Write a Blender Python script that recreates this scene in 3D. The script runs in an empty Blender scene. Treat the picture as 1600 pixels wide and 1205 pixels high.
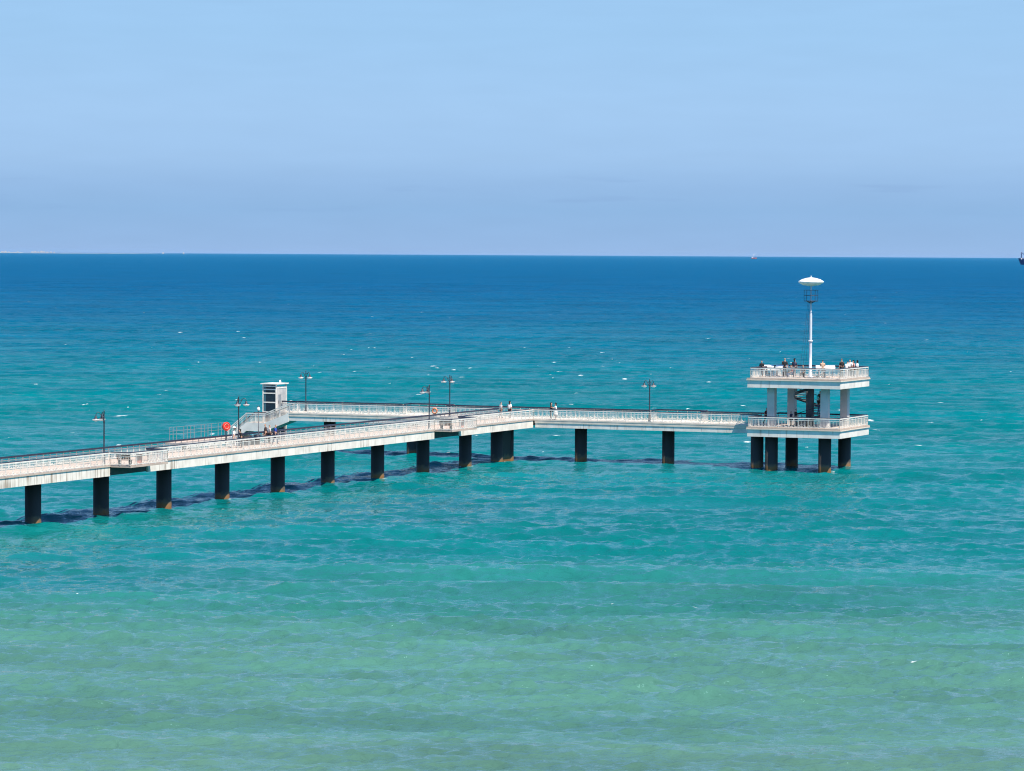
import bpy, math, random
import numpy as np
from mathutils import Vector, Matrix
random.seed(7)
rng = np.random.default_rng(11)
R = math.radians
S = bpy.context.scene
COL = S.collection

# ------------------------------------------------------------------ camera
CAM_H = 22.0
cam = bpy.data.cameras.new('camera'); co = bpy.data.objects.new('camera', cam); COL.objects.link(co)
S.camera = co
cam.sensor_fit = 'HORIZONTAL'; cam.sensor_width = 36.0; cam.lens = 36.0 * 5300 / 1600
cam.clip_start = 1.0; cam.clip_end = 400000.0
_p = math.atan((602.5 - 397.9) / 5300); _r = math.atan(9 / 1600)
fwd = Vector((0, math.cos(_p), -math.sin(_p))); r0 = Vector((1, 0, 0)); u0 = Vector((0, math.sin(_p), math.cos(_p)))
rt = r0 * math.cos(_r) + u0 * math.sin(_r); up = -r0 * math.sin(_r) + u0 * math.cos(_r)
co.matrix_world = Matrix(((rt.x, up.x, -fwd.x, 0), (rt.y, up.y, -fwd.y, 0), (rt.z, up.z, -fwd.z, CAM_H), (0, 0, 0, 1)))

# ------------------------------------------------------------------ light
SUN_EL = 61.5
TH = R(66.8)                                   # heading of the long pier arm
U = Vector((math.cos(TH), math.sin(TH), 0)); V = Vector((math.sin(TH), -math.cos(TH), 0))
_az = R(27)
sh = V * math.cos(_az) - U * math.sin(_az)     # horizontal direction towards the sun
sd = Vector((sh.x * math.cos(R(SUN_EL)), sh.y * math.cos(R(SUN_EL)), math.sin(R(SUN_EL))))
sl = bpy.data.lights.new('sun', 'SUN'); sl.energy = 5.0; sl.angle = R(0.5); sl.color = (1.0, 0.905, 0.775)
so = bpy.data.objects.new('sun', sl); COL.objects.link(so)
so.rotation_euler = sd.to_track_quat('Z', 'Y').to_euler(); so.location = (60, 250, 80)

W = bpy.data.worlds.new('World'); S.world = W; W.use_nodes = True
nt = W.node_tree; nt.nodes.clear()
def N(t, kind, **kw):
    n = t.nodes.new(kind)
    for k, v in kw.items(): setattr(n, k, v)
    return n
def ramp(n, stops, interp='LINEAR'):
    e = n.color_ramp.elements; n.color_ramp.interpolation = interp
    while len(e) > 1: e.remove(e[0])
    e[0].position = stops[0][0]; e[0].color = (*stops[0][1], 1)
    for p, c in stops[1:]:
        x = e.new(p); x.color = (*c, 1)
sky = N(nt, 'ShaderNodeTexSky', sky_type='NISHITA'); sky.sun_disc = False
sky.sun_elevation = R(SUN_EL); sky.sun_rotation = math.atan2(sh.x, sh.y)
sky.altitude = 0; sky.air_density = 1.0; sky.dust_density = 0.4; sky.ozone_density = 2.0
bg1 = N(nt, 'ShaderNodeBackground'); bg1.inputs[1].default_value = 0.105
tint = N(nt, 'ShaderNodeMix', data_type='RGBA', blend_type='MULTIPLY'); tint.inputs[0].default_value = 1.0
tint.inputs[7].default_value = (0.54, 0.82, 1.06, 1)
nt.links.new(sky.outputs[0], tint.inputs[6]); nt.links.new(tint.outputs[2], bg1.inputs[0])
tc = N(nt, 'ShaderNodeTexCoord'); sep = N(nt, 'ShaderNodeSeparateXYZ'); nt.links.new(tc.outputs['Generated'], sep.inputs[0])
mr = N(nt, 'ShaderNodeMapRange'); mr.inputs[1].default_value = 0.0; mr.inputs[2].default_value = 0.1
nt.links.new(sep.outputs[2], mr.inputs[0])
cr = N(nt, 'ShaderNodeValToRGB')               # the hazy, bluish band low over the sea
ramp(cr, [(0.0, (0.325, 0.490, 0.785)), (0.03, (0.305, 0.485, 0.775)), (0.13, (0.282, 0.480, 0.768)), (0.20, (0.305, 0.500, 0.790)),
          (0.28, (0.352, 0.560, 0.850)), (0.42, (0.370, 0.592, 0.885)), (0.65, (0.350, 0.592, 0.888)), (0.9, (0.338, 0.585, 0.888))])
# faint cloud smudges in the haze band
mp = N(nt, 'ShaderNodeMapping'); mp.inputs['Scale'].default_value = (22, 22, 260)
nz = N(nt, 'ShaderNodeTexNoise'); nz.inputs['Scale'].default_value = 1.0; nz.inputs['Detail'].default_value = 4
nt.links.new(tc.outputs['Generated'], mp.inputs[0]); nt.links.new(mp.outputs[0], nz.inputs[0])
cl = N(nt, 'ShaderNodeMapRange'); cl.inputs[1].default_value = 0.60; cl.inputs[2].default_value = 0.74; cl.inputs[4].default_value = 0.38
nt.links.new(nz.outputs[0], cl.inputs[0])
band = N(nt, 'ShaderNodeValToRGB'); ramp(band, [(0.09, (0, 0, 0)), (0.16, (1, 1, 1)), (0.21, (1, 1, 1)), (0.27, (0, 0, 0))])
nt.links.new(mr.outputs[0], band.inputs[0]); nt.links.new(mr.outputs[0], cr.inputs[0])
mm = N(nt, 'ShaderNodeMath', operation='MULTIPLY'); nt.links.new(cl.outputs[0], mm.inputs[0]); nt.links.new(band.outputs[0], mm.inputs[1])
cm = N(nt, 'ShaderNodeMix', data_type='RGBA'); nt.links.new(mm.outputs[0], cm.inputs[0]); nt.links.new(cr.outputs[0], cm.inputs[6])
cm.inputs[7].default_value = (0.235, 0.39, 0.67, 1)
# wide soft unevenness of the haze
mp2 = N(nt, 'ShaderNodeMapping'); mp2.inputs['Scale'].default_value = (7, 7, 45)
nz2 = N(nt, 'ShaderNodeTexNoise'); nz2.inputs['Detail'].default_value = 3
nt.links.new(tc.outputs['Generated'], mp2.inputs[0]); nt.links.new(mp2.outputs[0], nz2.inputs[0])
sc2 = N(nt, 'ShaderNodeMapRange'); sc2.inputs[1].default_value = 0.3; sc2.inputs[2].default_value = 0.7; sc2.inputs[3].default_value = 0.985; sc2.inputs[4].default_value = 1.015
nt.links.new(nz2.outputs[0], sc2.inputs[0])
EXPO = 0.70
k_ = N(nt, 'ShaderNodeMath', operation='MULTIPLY'); k_.inputs[1].default_value = 1.0 / 2 ** EXPO; nt.links.new(sc2.outputs[0], k_.inputs[0])
bg2 = N(nt, 'ShaderNodeBackground'); nt.links.new(cm.outputs[2], bg2.inputs[0]); nt.links.new(k_.outputs[0], bg2.inputs[1])
ms = N(nt, 'ShaderNodeMixShader'); f_ = N(nt, 'ShaderNodeMapRange', interpolation_type='SMOOTHSTEP')
f_.inputs[1].default_value = 0.078; f_.inputs[2].default_value = 0.24; nt.links.new(sep.outputs[2], f_.inputs[0])
wo = N(nt, 'ShaderNodeOutputWorld')
nt.links.new(f_.outputs[0], ms.inputs[0]); nt.links.new(bg2.outputs[0], ms.inputs[1]); nt.links.new(bg1.outputs[0], ms.inputs[2])
nt.links.new(ms.outputs[0], wo.inputs[0])
vs = S.view_settings; vs.view_transform = 'Standard'; vs.look = 'None'; vs.gamma = 1.0; vs.use_curve_mapping = False; vs.exposure = EXPO
S.cycles.max_bounces = 6; S.cycles.use_denoising = True; S.cycles.denoiser = 'OPENIMAGEDENOISE'; S.cycles.denoising_prefilter = 'ACCURATE'; S.cycles.denoising_input_passes = 'RGB_ALBEDO_NORMAL'; S.cycles.filter_width = 1.1; S.cycles.sample_clamp_indirect = 0.7; S.cycles.sample_clamp_direct = 6.0; S.cycles.caustics_reflective = False; S.cycles.caustics_refractive = False; S.cycles.use_adaptive_sampling = False

# ------------------------------------------------------------------ materials
def mat(name, col, rough=0.7, metal=0.0, spec=0.5, var=0.0, vscale=2.0, bump=0.0):
    m = bpy.data.materials.new(name); m.use_nodes = True; t = m.node_tree
    b = t.nodes['Principled BSDF']; b.inputs['Roughness'].default_value = rough; b.inputs['Metallic'].default_value = metal
    b.inputs['Specular IOR Level'].default_value = spec; b.inputs['Base Color'].default_value = (*col, 1)
    if var:
        o = N(t, 'ShaderNodeTexCoord'); n = N(t, 'ShaderNodeTexNoise'); n.inputs['Scale'].default_value = vscale; n.inputs['Detail'].default_value = 6
        t.links.new(o.outputs['Object'], n.inputs[0]); r = N(t, 'ShaderNodeValToRGB')
        ramp(r, [(0.3, tuple(c * (1 - var) for c in col)), (0.7, tuple(min(1, c * (1 + var)) for c in col))])
        t.links.new(n.outputs[0], r.inputs[0]); t.links.new(r.outputs[0], b.inputs['Base Color'])
        if bump:
            bp = N(t, 'ShaderNodeBump'); bp.inputs['Strength'].default_value = bump; bp.inputs['Distance'].default_value = 0.03
            t.links.new(n.outputs[0], bp.inputs['Height']); t.links.new(bp.outputs[0], b.inputs['Normal'])
    return m
def fascia_mat(name, col, stain, amount):
    m = mat(name, col, 0.85, spec=0.3); t = m.node_tree; b = t.nodes['Principled BSDF']
    o = N(t, 'ShaderNodeTexCoord')
    g = N(t, 'ShaderNodeTexNoise'); g.inputs['Scale'].default_value = 0.9; g.inputs['Detail'].default_value = 7
    t.links.new(o.outputs['Object'], g.inputs[0])
    c1 = N(t, 'ShaderNodeValToRGB'); ramp(c1, [(0.3, tuple(c * 0.78 for c in col)), (0.62, col)]); t.links.new(g.outputs[0], c1.inputs[0])
    q = N(t, 'ShaderNodeMapping'); q.inputs['Scale'].default_value = (3.6, 3.6, 0.28); t.links.new(o.outputs['Object'], q.inputs[0])
    s = N(t, 'ShaderNodeTexNoise'); s.inputs['Scale'].default_value = 1.0; s.inputs['Detail'].default_value = 5; t.links.new(q.outputs[0], s.inputs[0])
    q2 = N(t, 'ShaderNodeMapping'); q2.inputs['Scale'].default_value = (0.25, 0.12, 0.5); t.links.new(o.outputs['Object'], q2.inputs[0])
    s2 = N(t, 'ShaderNodeTexNoise'); s2.inputs['Scale'].default_value = 1.0; t.links.new(q2.outputs[0], s2.inputs[0])
    a = N(t, 'ShaderNodeMath', operation='MULTIPLY_ADD'); a.inputs[1].default_value = 0.55; t.links.new(s2.outputs[0], a.inputs[0]); t.links.new(s.outputs[0], a.inputs[2])
    f = N(t, 'ShaderNodeMapRange'); f.inputs[1].default_value = 0.88; f.inputs[2].default_value = 1.06; f.inputs[4].default_value = amount; t.links.new(a.outputs[0], f.inputs[0])
    se = N(t, 'ShaderNodeSeparateXYZ'); t.links.new(o.outputs['Object'], se.inputs[0])        # the stretch nearest the beach is stained most
    w_ = N(t, 'ShaderNodeMapRange'); w_.inputs[1].default_value = -12; w_.inputs[2].default_value = -32; w_.inputs[4].default_value = 0.11; t.links.new(se.outputs[1], w_.inputs[0])
    a2 = N(t, 'ShaderNodeMath', operation='ADD'); t.links.new(a.outputs[0], a2.inputs[0]); t.links.new(w_.outputs[0], a2.inputs[1]); t.links.new(a2.outputs[0], f.inputs[0])
    mx = N(t, 'ShaderNodeMix', data_type='RGBA'); t.links.new(f.outputs[0], mx.inputs[0]); t.links.new(c1.outputs[0], mx.inputs[6]); mx.inputs[7].default_value = (*stain, 1)
    t.links.new(mx.outputs[2], b.inputs['Base Color'])
    return m
M = {}
M['fascia'] = fascia_mat('weathered_white_concrete', (0.82, 0.745, 0.655), (0.26, 0.195, 0.14), 0.8)
M['fascia_clean'] = fascia_mat('pale_concrete', (0.80, 0.75, 0.685), (0.36, 0.29, 0.22), 0.75)
M['cornice'] = mat('beige_concrete', (0.66, 0.57, 0.48), 0.85, var=0.12, vscale=1.3)
M['deck'] = mat('beige_paving', (0.46, 0.365, 0.30), 0.85, var=0.14, vscale=0.8)
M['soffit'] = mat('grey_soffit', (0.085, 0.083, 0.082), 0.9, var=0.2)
M['column'] = mat('grey_column_concrete', (0.56, 0.55, 0.53), 0.8, var=0.14, vscale=0.7)
M['white_metal'] = mat('white_painted_metal', (0.72, 0.675, 0.61), 0.5, var=0.16, vscale=1.7)
M['navy_metal'] = mat('navy_handrail_paint', (0.012, 0.02, 0.045), 0.4)
M['dark_metal'] = mat('dark_lamp_metal', (0.03, 0.036, 0.05), 0.45, var=0.3)
M['grey_metal'] = mat('galvanised_metal', (0.30, 0.32, 0.34), 0.45, 0.3)
M['milk'] = mat('milky_glass', (0.78, 0.76, 0.75), 0.3)
M['glass_dark'] = mat('dark_glass', (0.012, 0.02, 0.032), 0.06, spec=0.6)
M['glass_teal'] = mat('tinted_glass', (0.05, 0.13, 0.16), 0.08, spec=0.6)
M['red'] = mat('red_paint', (0.62, 0.035, 0.02), 0.45)
M['orange'] = mat('orange_lifebuoy', (0.72, 0.22, 0.10), 0.5)
M['pink'] = mat('faded_red_panel', (0.70, 0.24, 0.17), 0.6)
M['wood'] = mat('dark_brown_wood', (0.055, 0.042, 0.038), 0.7, var=0.3, vscale=5)
M['mast'] = mat('white_mast_paint', (0.58, 0.60, 0.66), 0.4, var=0.06)
M['disc'] = mat('white_disc_paint', (0.82, 0.80, 0.77), 0.4, var=0.05)
M['step'] = mat('grey_steps', (0.42, 0.41, 0.40), 0.8)
M['core'] = mat('dark_core_concrete', (0.12, 0.12, 0.135), 0.8, var=0.15)
# piles: dark deck shade painted in above, rust and growth in the splash zone
pm = mat('shade_painted_pile_concrete', (0.05, 0.047, 0.045), 0.75); t = pm.node_tree; b = t.nodes['Principled BSDF']
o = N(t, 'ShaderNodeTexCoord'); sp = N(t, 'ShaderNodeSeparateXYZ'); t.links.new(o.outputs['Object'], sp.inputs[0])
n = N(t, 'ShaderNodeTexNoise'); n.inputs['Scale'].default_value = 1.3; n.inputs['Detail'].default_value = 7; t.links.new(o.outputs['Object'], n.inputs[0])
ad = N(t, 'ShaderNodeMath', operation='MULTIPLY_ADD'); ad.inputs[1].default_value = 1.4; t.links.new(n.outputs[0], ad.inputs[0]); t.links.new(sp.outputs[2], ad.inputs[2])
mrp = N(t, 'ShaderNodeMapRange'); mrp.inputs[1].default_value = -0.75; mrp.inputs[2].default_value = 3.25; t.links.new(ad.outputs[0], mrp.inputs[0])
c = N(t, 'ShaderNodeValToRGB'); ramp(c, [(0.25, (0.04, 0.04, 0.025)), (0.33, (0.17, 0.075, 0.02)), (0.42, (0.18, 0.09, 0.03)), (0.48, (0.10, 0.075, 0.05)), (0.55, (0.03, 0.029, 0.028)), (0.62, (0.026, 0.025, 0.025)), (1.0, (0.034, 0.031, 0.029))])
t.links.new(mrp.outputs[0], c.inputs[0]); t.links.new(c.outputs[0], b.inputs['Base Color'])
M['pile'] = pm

# ------------------------------------------------------------------ sea
DLOG = math.log
def sea_rows():
    ys = [-600.0, -200.0, 0.0, 60.0, 95.0]
    y = 110.0
    while y < 2600: ys.append(y); y += max(0.17, 0.0013 * y)
    while y < 120000: ys.append(y); y *= 1.035
    ys.append(120000.0)
    return np.array(ys)
def sea():
    ys = sea_rows(); tt = np.linspace(-1, 1, 721)
    tt = np.concatenate(([-8, -3, -1.6, -1.2], tt, [1.2, 1.6, 3, 8]))
    w = 26 + 0.185 * np.clip(ys, 0, None)
    X = (w[:, None] * tt[None, :]).astype(np.float64); Y = np.repeat(ys[:, None], len(tt), 1)
    dx = np.gradient(X, axis=1); dy = np.gradient(ys)[:, None]
    inside = (np.abs(tt)[None, :] <= 1.0) * np.clip((ys[:, None] - 108) / 12, 0, 1)
    Z = np.zeros_like(X); DX = np.zeros_like(X); DY = np.zeros_like(X)
    comps = []
    for i in range(11):                                             # swell
        comps.append((rng.uniform(10, 19), rng.normal(-0.08, 0.12), rng.uniform(0.5, 1) * 0.074))
    for i in range(48):                                             # wind waves
        l = math.exp(rng.uniform(math.log(1.8), math.log(6.5))); comps.append((l, rng.normal(0.05, 0.45), rng.uniform(0.5, 1) * 0.0062 * l))
    for i in range(76):                                             # chop
        l = math.exp(rng.uniform(math.log(0.6), math.log(1.8))); comps.append((l, rng.normal(0.0, 0.62), rng.uniform(0.4, 1) * 0.0100 * l))
    # gusts: patches where the chop is livelier
    G = np.zeros_like(X)
    for i in range(10):
        l = rng.uniform(18, 70); a = rng.uniform(0, 6.28); G += np.cos((X * math.cos(a) * 0.5 + Y * math.sin(a)) * 6.283 / l + rng.uniform(0, 6.28))
    G = 1.0 + 0.28 * np.tanh(G / 2.2)
    for l, th, amp in comps:
        d = (math.sin(th), -math.cos(th)); k = 6.2832 / l; ph = rng.uniform(0, 6.28)
        step = np.maximum(np.abs(d[1]) * dy, np.abs(d[0]) * dx)
        fade = np.clip((l / np.maximum(step, 1e-6) - 2.6) / 2.0, 0, 1) * inside
        if l < 8: fade = fade * G
        arg = k * (d[0] * X + d[1] * Y) + ph
        s_, c_ = np.sin(arg), np.cos(arg)
        Z += amp * fade * c_; q = 0.75 if l < 9 else 0.5
        DX -= q * amp * fade * d[0] * s_; DY -= q * amp * fade * d[1] * s_
    # whitecaps
    F = np.zeros_like(X)
    caps = [(x, y, lx * 0.5, ly * 0.5) for x, y, lx, ly in FOAM]
    for (cx, cy, lx, ly) in caps:
        j0, j1 = np.searchsorted(ys, [cy - 6 * ly - 3, cy + 6 * ly + 3])
        if j1 <= j0: continue
        sub = slice(j0, j1)
        zz = np.where((np.abs(X[sub] - cx) < 1.0) & (np.abs(Y[sub] - cy) < 2.2), Z[sub], -9)
        if cy < 900 and zz.max() > -9:
            yy = Y[sub][np.unravel_index(zz.argmax(), zz.shape)]
        else: yy = cy
        F[sub] = np.maximum(F[sub], np.exp(-((X[sub] - cx) / lx) ** 2 - ((Y[sub] - yy) / ly) ** 2))
    for a_, b_ in [(-2.1, q) for q in (-98.8, -87.95, -77.2, -66.55, -55.7, -45.3, -34.3, -23.65, -13.15, -4.95, -2.05)] + [(4.67, 2.1), (14.66, 2.1), (27.78, -2.6), (33.5, -2.5), (33.77, 3.3), (26.0, -2.0)]:
        px, py = 2.3 + V.x * a_ + U.x * b_, 362.8 + V.y * a_ + U.y * b_            # a little wash round the piles
        j0, j1 = np.searchsorted(ys, [py - 4, py + 4]); q = slice(j0, j1); rr = np.hypot(X[q] - px - 0.15, Y[q] - py + 0.15)
        F[q] = np.maximum(F[q], 0.62 * np.exp(-((rr - 0.75) / 0.33) ** 2))
    Z += F * 0.16 * np.clip((Y - 300) / 300, 0, 1)
    verts = np.stack([X + DX, Y + DY, Z], -1).reshape(-1, 3).astype(np.float32)
    nr, nc = X.shape
    idx = np.arange(nr * nc).reshape(nr, nc)
    quads = np.stack([idx[:-1, :-1], idx[:-1, 1:], idx[1:, 1:], idx[1:, :-1]], -1).reshape(-1, 4)
    me = bpy.data.meshes.new('sea'); me.vertices.add(len(verts)); me.vertices.foreach_set('co', verts.ravel())
    me.loops.add(quads.size); me.loops.foreach_set('vertex_index', quads.ravel().astype(np.int32))
    me.polygons.add(len(quads)); me.polygons.foreach_set('loop_start', np.arange(0, quads.size, 4, dtype=np.int32))
    me.polygons.foreach_set('loop_total', np.full(len(quads), 4, dtype=np.int32))
    me.polygons.foreach_set('use_smooth', np.ones(len(quads), dtype=bool))
    at = me.attributes.new('foam', 'FLOAT', 'POINT'); at.data.foreach_set('value', F.reshape(-1).astype(np.float32))
    me.update(); me.validate()
    o = bpy.data.objects.new('sea', me); COL.objects.link(o); o['kind'] = 'structure'
    m = bpy.data.materials.new('sea_water'); m.use_nodes = True; t = m.node_tree; b = t.nodes['Principled BSDF']
    L = t.links.new
    g = N(t, 'ShaderNodeNewGeometry'); s = N(t, 'ShaderNodeSeparateXYZ'); L(g.outputs['Position'], s.inputs[0])
    # the water gets deeper, and bluer, with the distance from the beach
    lg = N(t, 'ShaderNodeMath', operation='LOGARITHM'); lg.inputs[1].default_value = 10.0
    mx0 = N(t, 'ShaderNodeMath', operation='MAXIMUM'); mx0.inputs[1].default_value = 20.0; L(s.outputs[1], mx0.inputs[0]); L(mx0.outputs[0], lg.inputs[0])
    mpn = N(t, 'ShaderNodeMapping'); mpn.inputs['Scale'].default_value = (0.012, 0.030, 0.03); L(g.outputs['Position'], mpn.inputs[0])
    nn = N(t, 'ShaderNodeTexNoise'); nn.inputs['Scale'].default_value = 1.0; nn.inputs['Detail'].default_value = 4; L(mpn.outputs[0], nn.inputs[0])
    sh_ = N(t, 'ShaderNodeMath', operation='MULTIPLY_ADD'); sh_.inputs[1].default_value = 0.22; L(nn.outputs[0], sh_.inputs[0]); L(lg.outputs[0], sh_.inputs[2])
    rg = N(t, 'ShaderNodeMapRange'); rg.inputs[1].default_value = 2.0 + 0.11; rg.inputs[2].default_value = 4.6 + 0.11; L(sh_.outputs[0], rg.inputs[0])
    cr = N(t, 'ShaderNodeValToRGB')
    def lp(d): return (DLOG(d, 10) - 2.0) / 2.6
    ramp(cr, [(lp(d), c) for d, c in WATER])
    L(rg.outputs[0], cr.inputs[0])
    tb_ = []
    for sc in ((0.05, 0.16, 0.1), (0.011, 0.020, 0.02)):       # uneven turbidity: streaks and wide drifts of stirred-up sand
        mt = N(t, 'ShaderNodeMapping'); mt.inputs['Scale'].default_value = sc; mt.inputs['Rotation'].default_value = (0, 0, R(4)); L(g.outputs['Position'], mt.inputs[0])
        nt_ = N(t, 'ShaderNodeTexNoise'); nt_.inputs['Scale'].default_value = 1.0; nt_.inputs['Detail'].default_value = 6; nt_.inputs['Roughness'].default_value = 0.62; L(mt.outputs[0], nt_.inputs[0])
        mr_ = N(t, 'ShaderNodeMapRange'); mr_.inputs[1].default_value = 0.3; mr_.inputs[2].default_value = 0.7; mr_.inputs[3].default_value = 0.84; mr_.inputs[4].default_value = 1.16; L(nt_.outputs[0], mr_.inputs[0]); tb_.append(mr_)
    tm = N(t, 'ShaderNodeMath', operation='MULTIPLY'); L(tb_[0].outputs[0], tm.inputs[0]); L(tb_[1].outputs[0], tm.inputs[1])
    tv = N(t, 'ShaderNodeVectorMath', operation='SCALE'); L(cr.outputs[0], tv.inputs[0]); L(tm.outputs[0], tv.inputs['Scale'])
    # foam
    fa = N(t, 'ShaderNodeAttribute', attribute_name='foam')
    mf = N(t, 'ShaderNodeMapping'); mf.inputs['Scale'].default_value = (2.2, 2.6, 2.0); L(g.outputs['Position'], mf.inputs[0])
    nf = N(t, 'ShaderNodeTexNoise'); nf.inputs['Scale'].default_value = 1.0; nf.inputs['Detail'].default_value = 5; L(mf.outputs[0], nf.inputs[0])
    af = N(t, 'ShaderNodeMath', operation='MULTIPLY'); L(fa.outputs['Fac'], af.inputs[0]); L(nf.outputs[0], af.inputs[1])
    ff = N(t, 'ShaderNodeMapRange'); ff.inputs[1].default_value = 0.25; ff.inputs[2].default_value = 0.48; L(af.outputs[0], ff.inputs[0])
    mc = N(t, 'ShaderNodeMix', data_type='RGBA'); L(ff.outputs[0], mc.inputs[0]); L(tv.outputs[0], mc.inputs[6]); mc.inputs[7].default_value = (0.60, 0.66, 0.68, 1)
    L(mc.outputs[2], b.inputs['Base Color'])
    # waves too small to be resolved far out count as roughness
    ro = N(t, 'ShaderNodeMapRange'); ro.inputs[1].default_value = 2.50 + 0.11; ro.inputs[2].default_value = 3.50 + 0.11; ro.inputs[3].default_value = WROUGH; ro.inputs[4].default_value = 0.50; L(sh_.outputs[0], ro.inputs[0])
    rr = N(t, 'ShaderNodeMix'); L(ff.outputs[0], rr.inputs[0]); L(ro.outputs[0], rr.inputs[2]); rr.inputs[3].default_value = 0.85; L(rr.outputs[0], b.inputs['Roughness'])
    b.inputs['IOR'].default_value = 1.33; b.inputs['Specular Tint'].default_value = (0.4, 0.85, 1.0, 1)
    sl_ = N(t, 'ShaderNodeMapRange'); sl_.inputs[1].default_value = 2.25 + 0.11; sl_.inputs[2].default_value = 2.64 + 0.11; sl_.inputs[3].default_value = WSPEC; sl_.inputs[4].default_value = 0.02; L(sh_.outputs[0], sl_.inputs[0]); L(sl_.outputs[0], b.inputs['Specular IOR Level'])
    # ripples
    hs = None
    for sc, amp in (((2.4, 4.6, 3.0), 0.085), ((0.8, 1.7, 1.0), 0.48), ((0.20, 0.42, 0.3), 2.6), ((0.055, 0.12, 0.1), 6.0)):
        mpp = N(t, 'ShaderNodeMapping'); mpp.inputs['Scale'].default_value = sc; mpp.inputs['Rotation'].default_value = (0, 0, R(rng.uniform(-8, 8))); L(g.outputs['Position'], mpp.inputs[0])
        nz = N(t, 'ShaderNodeTexNoise'); nz.inputs['Scale'].default_value = 1.0; nz.inputs['Detail'].default_value = 3; nz.inputs['Distortion'].default_value = 0.4; L(mpp.outputs[0], nz.inputs[0])
        ml = N(t, 'ShaderNodeMath', operation='MULTIPLY'); ml.inputs[1].default_value = amp; L(nz.outputs[0], ml.inputs[0])
        out = ml
        if sc[0] < 2:                                   # long ripples only where the mesh no longer carries the waves
            fd = N(t, 'ShaderNodeMapRange'); fd.inputs[1].default_value = 240 if sc[0] > 0.5 else 330; fd.inputs[2].default_value = 700 if sc[0] > 0.5 else 1100 if sc[0] > 0.1 else 1800
            fd.inputs[3].default_value = 0.32 if sc[0] > 0.5 else 0.0
            L(s.outputs[1], fd.inputs[0]); m2 = N(t, 'ShaderNodeMath', operation='MULTIPLY'); L(ml.outputs[0], m2.inputs[0]); L(fd.outputs[0], m2.inputs[1]); out = m2
        if hs is None: hs = out
        else:
            a = N(t, 'ShaderNodeMath', operation='ADD'); L(hs.outputs[0], a.inputs[0]); L(out.outputs[0], a.inputs[1]); hs = a
    bp = N(t, 'ShaderNodeBump'); bp.inputs['Strength'].default_value = 1.0; bp.inputs['Distance'].default_value = 1.0
    L(hs.outputs[0], bp.inputs['Height']); L(bp.outputs[0], b.inputs['Normal'])
    me.materials.append(m)
WROUGH, WSPEC = 0.07, 0.72
WATER = [(110, (0.076, 0.158, 0.116)), (150, (0.064, 0.153, 0.114)), (200, (0.038, 0.142, 0.112)), (222, (0.020, 0.132, 0.112)), (250, (0.002, 0.117, 0.119)), (300, (0.0004, 0.113, 0.119)),
         (400, (0.0002, 0.116, 0.128)), (580, (0.0002, 0.112, 0.143)), (800, (0.0002, 0.096, 0.154)), (1200, (0.0002, 0.080, 0.166)), (2200, (0.0002, 0.073, 0.176)), (6000, (0.0002, 0.079, 0.186)), (30000, (0.0004, 0.090, 0.200))]
FOAM = [(11.6, 209.8, 0.45, 0.5), (6.4, 212.5, 0.3, 0.4), (-52.3, 452.0, 2.4, 2.6), (-27.6, 214.0, 0.25, 0.35), (-10.5, 394.0, 1.1, 2.2), (27.4, 394, 1.4, 2.0), (29.9, 393, 1.0, 2.0),
        (21.5, 182.2, 0.5, 0.5), (14.8, 215, 0.35, 0.4), (-11, 640, 1.4, 2), (-8, 648, 1.2, 2), (33, 470, 1.6, 2.4), (47, 482, 1.6, 2.4), (-15.5, 664, 1.8, 2), (-9, 600, 1.8, 2.4),
        (-9.5, 568, 2.0, 2.5), (8.6, 629, 2.6, 3), (12.4, 612, 1.2, 3), (20.0, 600, 1.2, 3), (17.5, 640, 1.0, 3), (48, 452, 1.4, 2.0)]
_r2 = random.Random(3)
for i in range(320):
    d = 1 / _r2.uniform(1 / 3000, 1 / 370)
    if d < 650 and _r2.random() < 0.45: continue
    FOAM.append((_r2.uniform(-0.16, 0.16) * d, d, min(1.8, _r2.uniform(0.2, 0.9) ** 1.7 * (0.7 + d / 480)), _r2.uniform(0.5, 0.85) * (0.5 + d / 480)))
sea()

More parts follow.
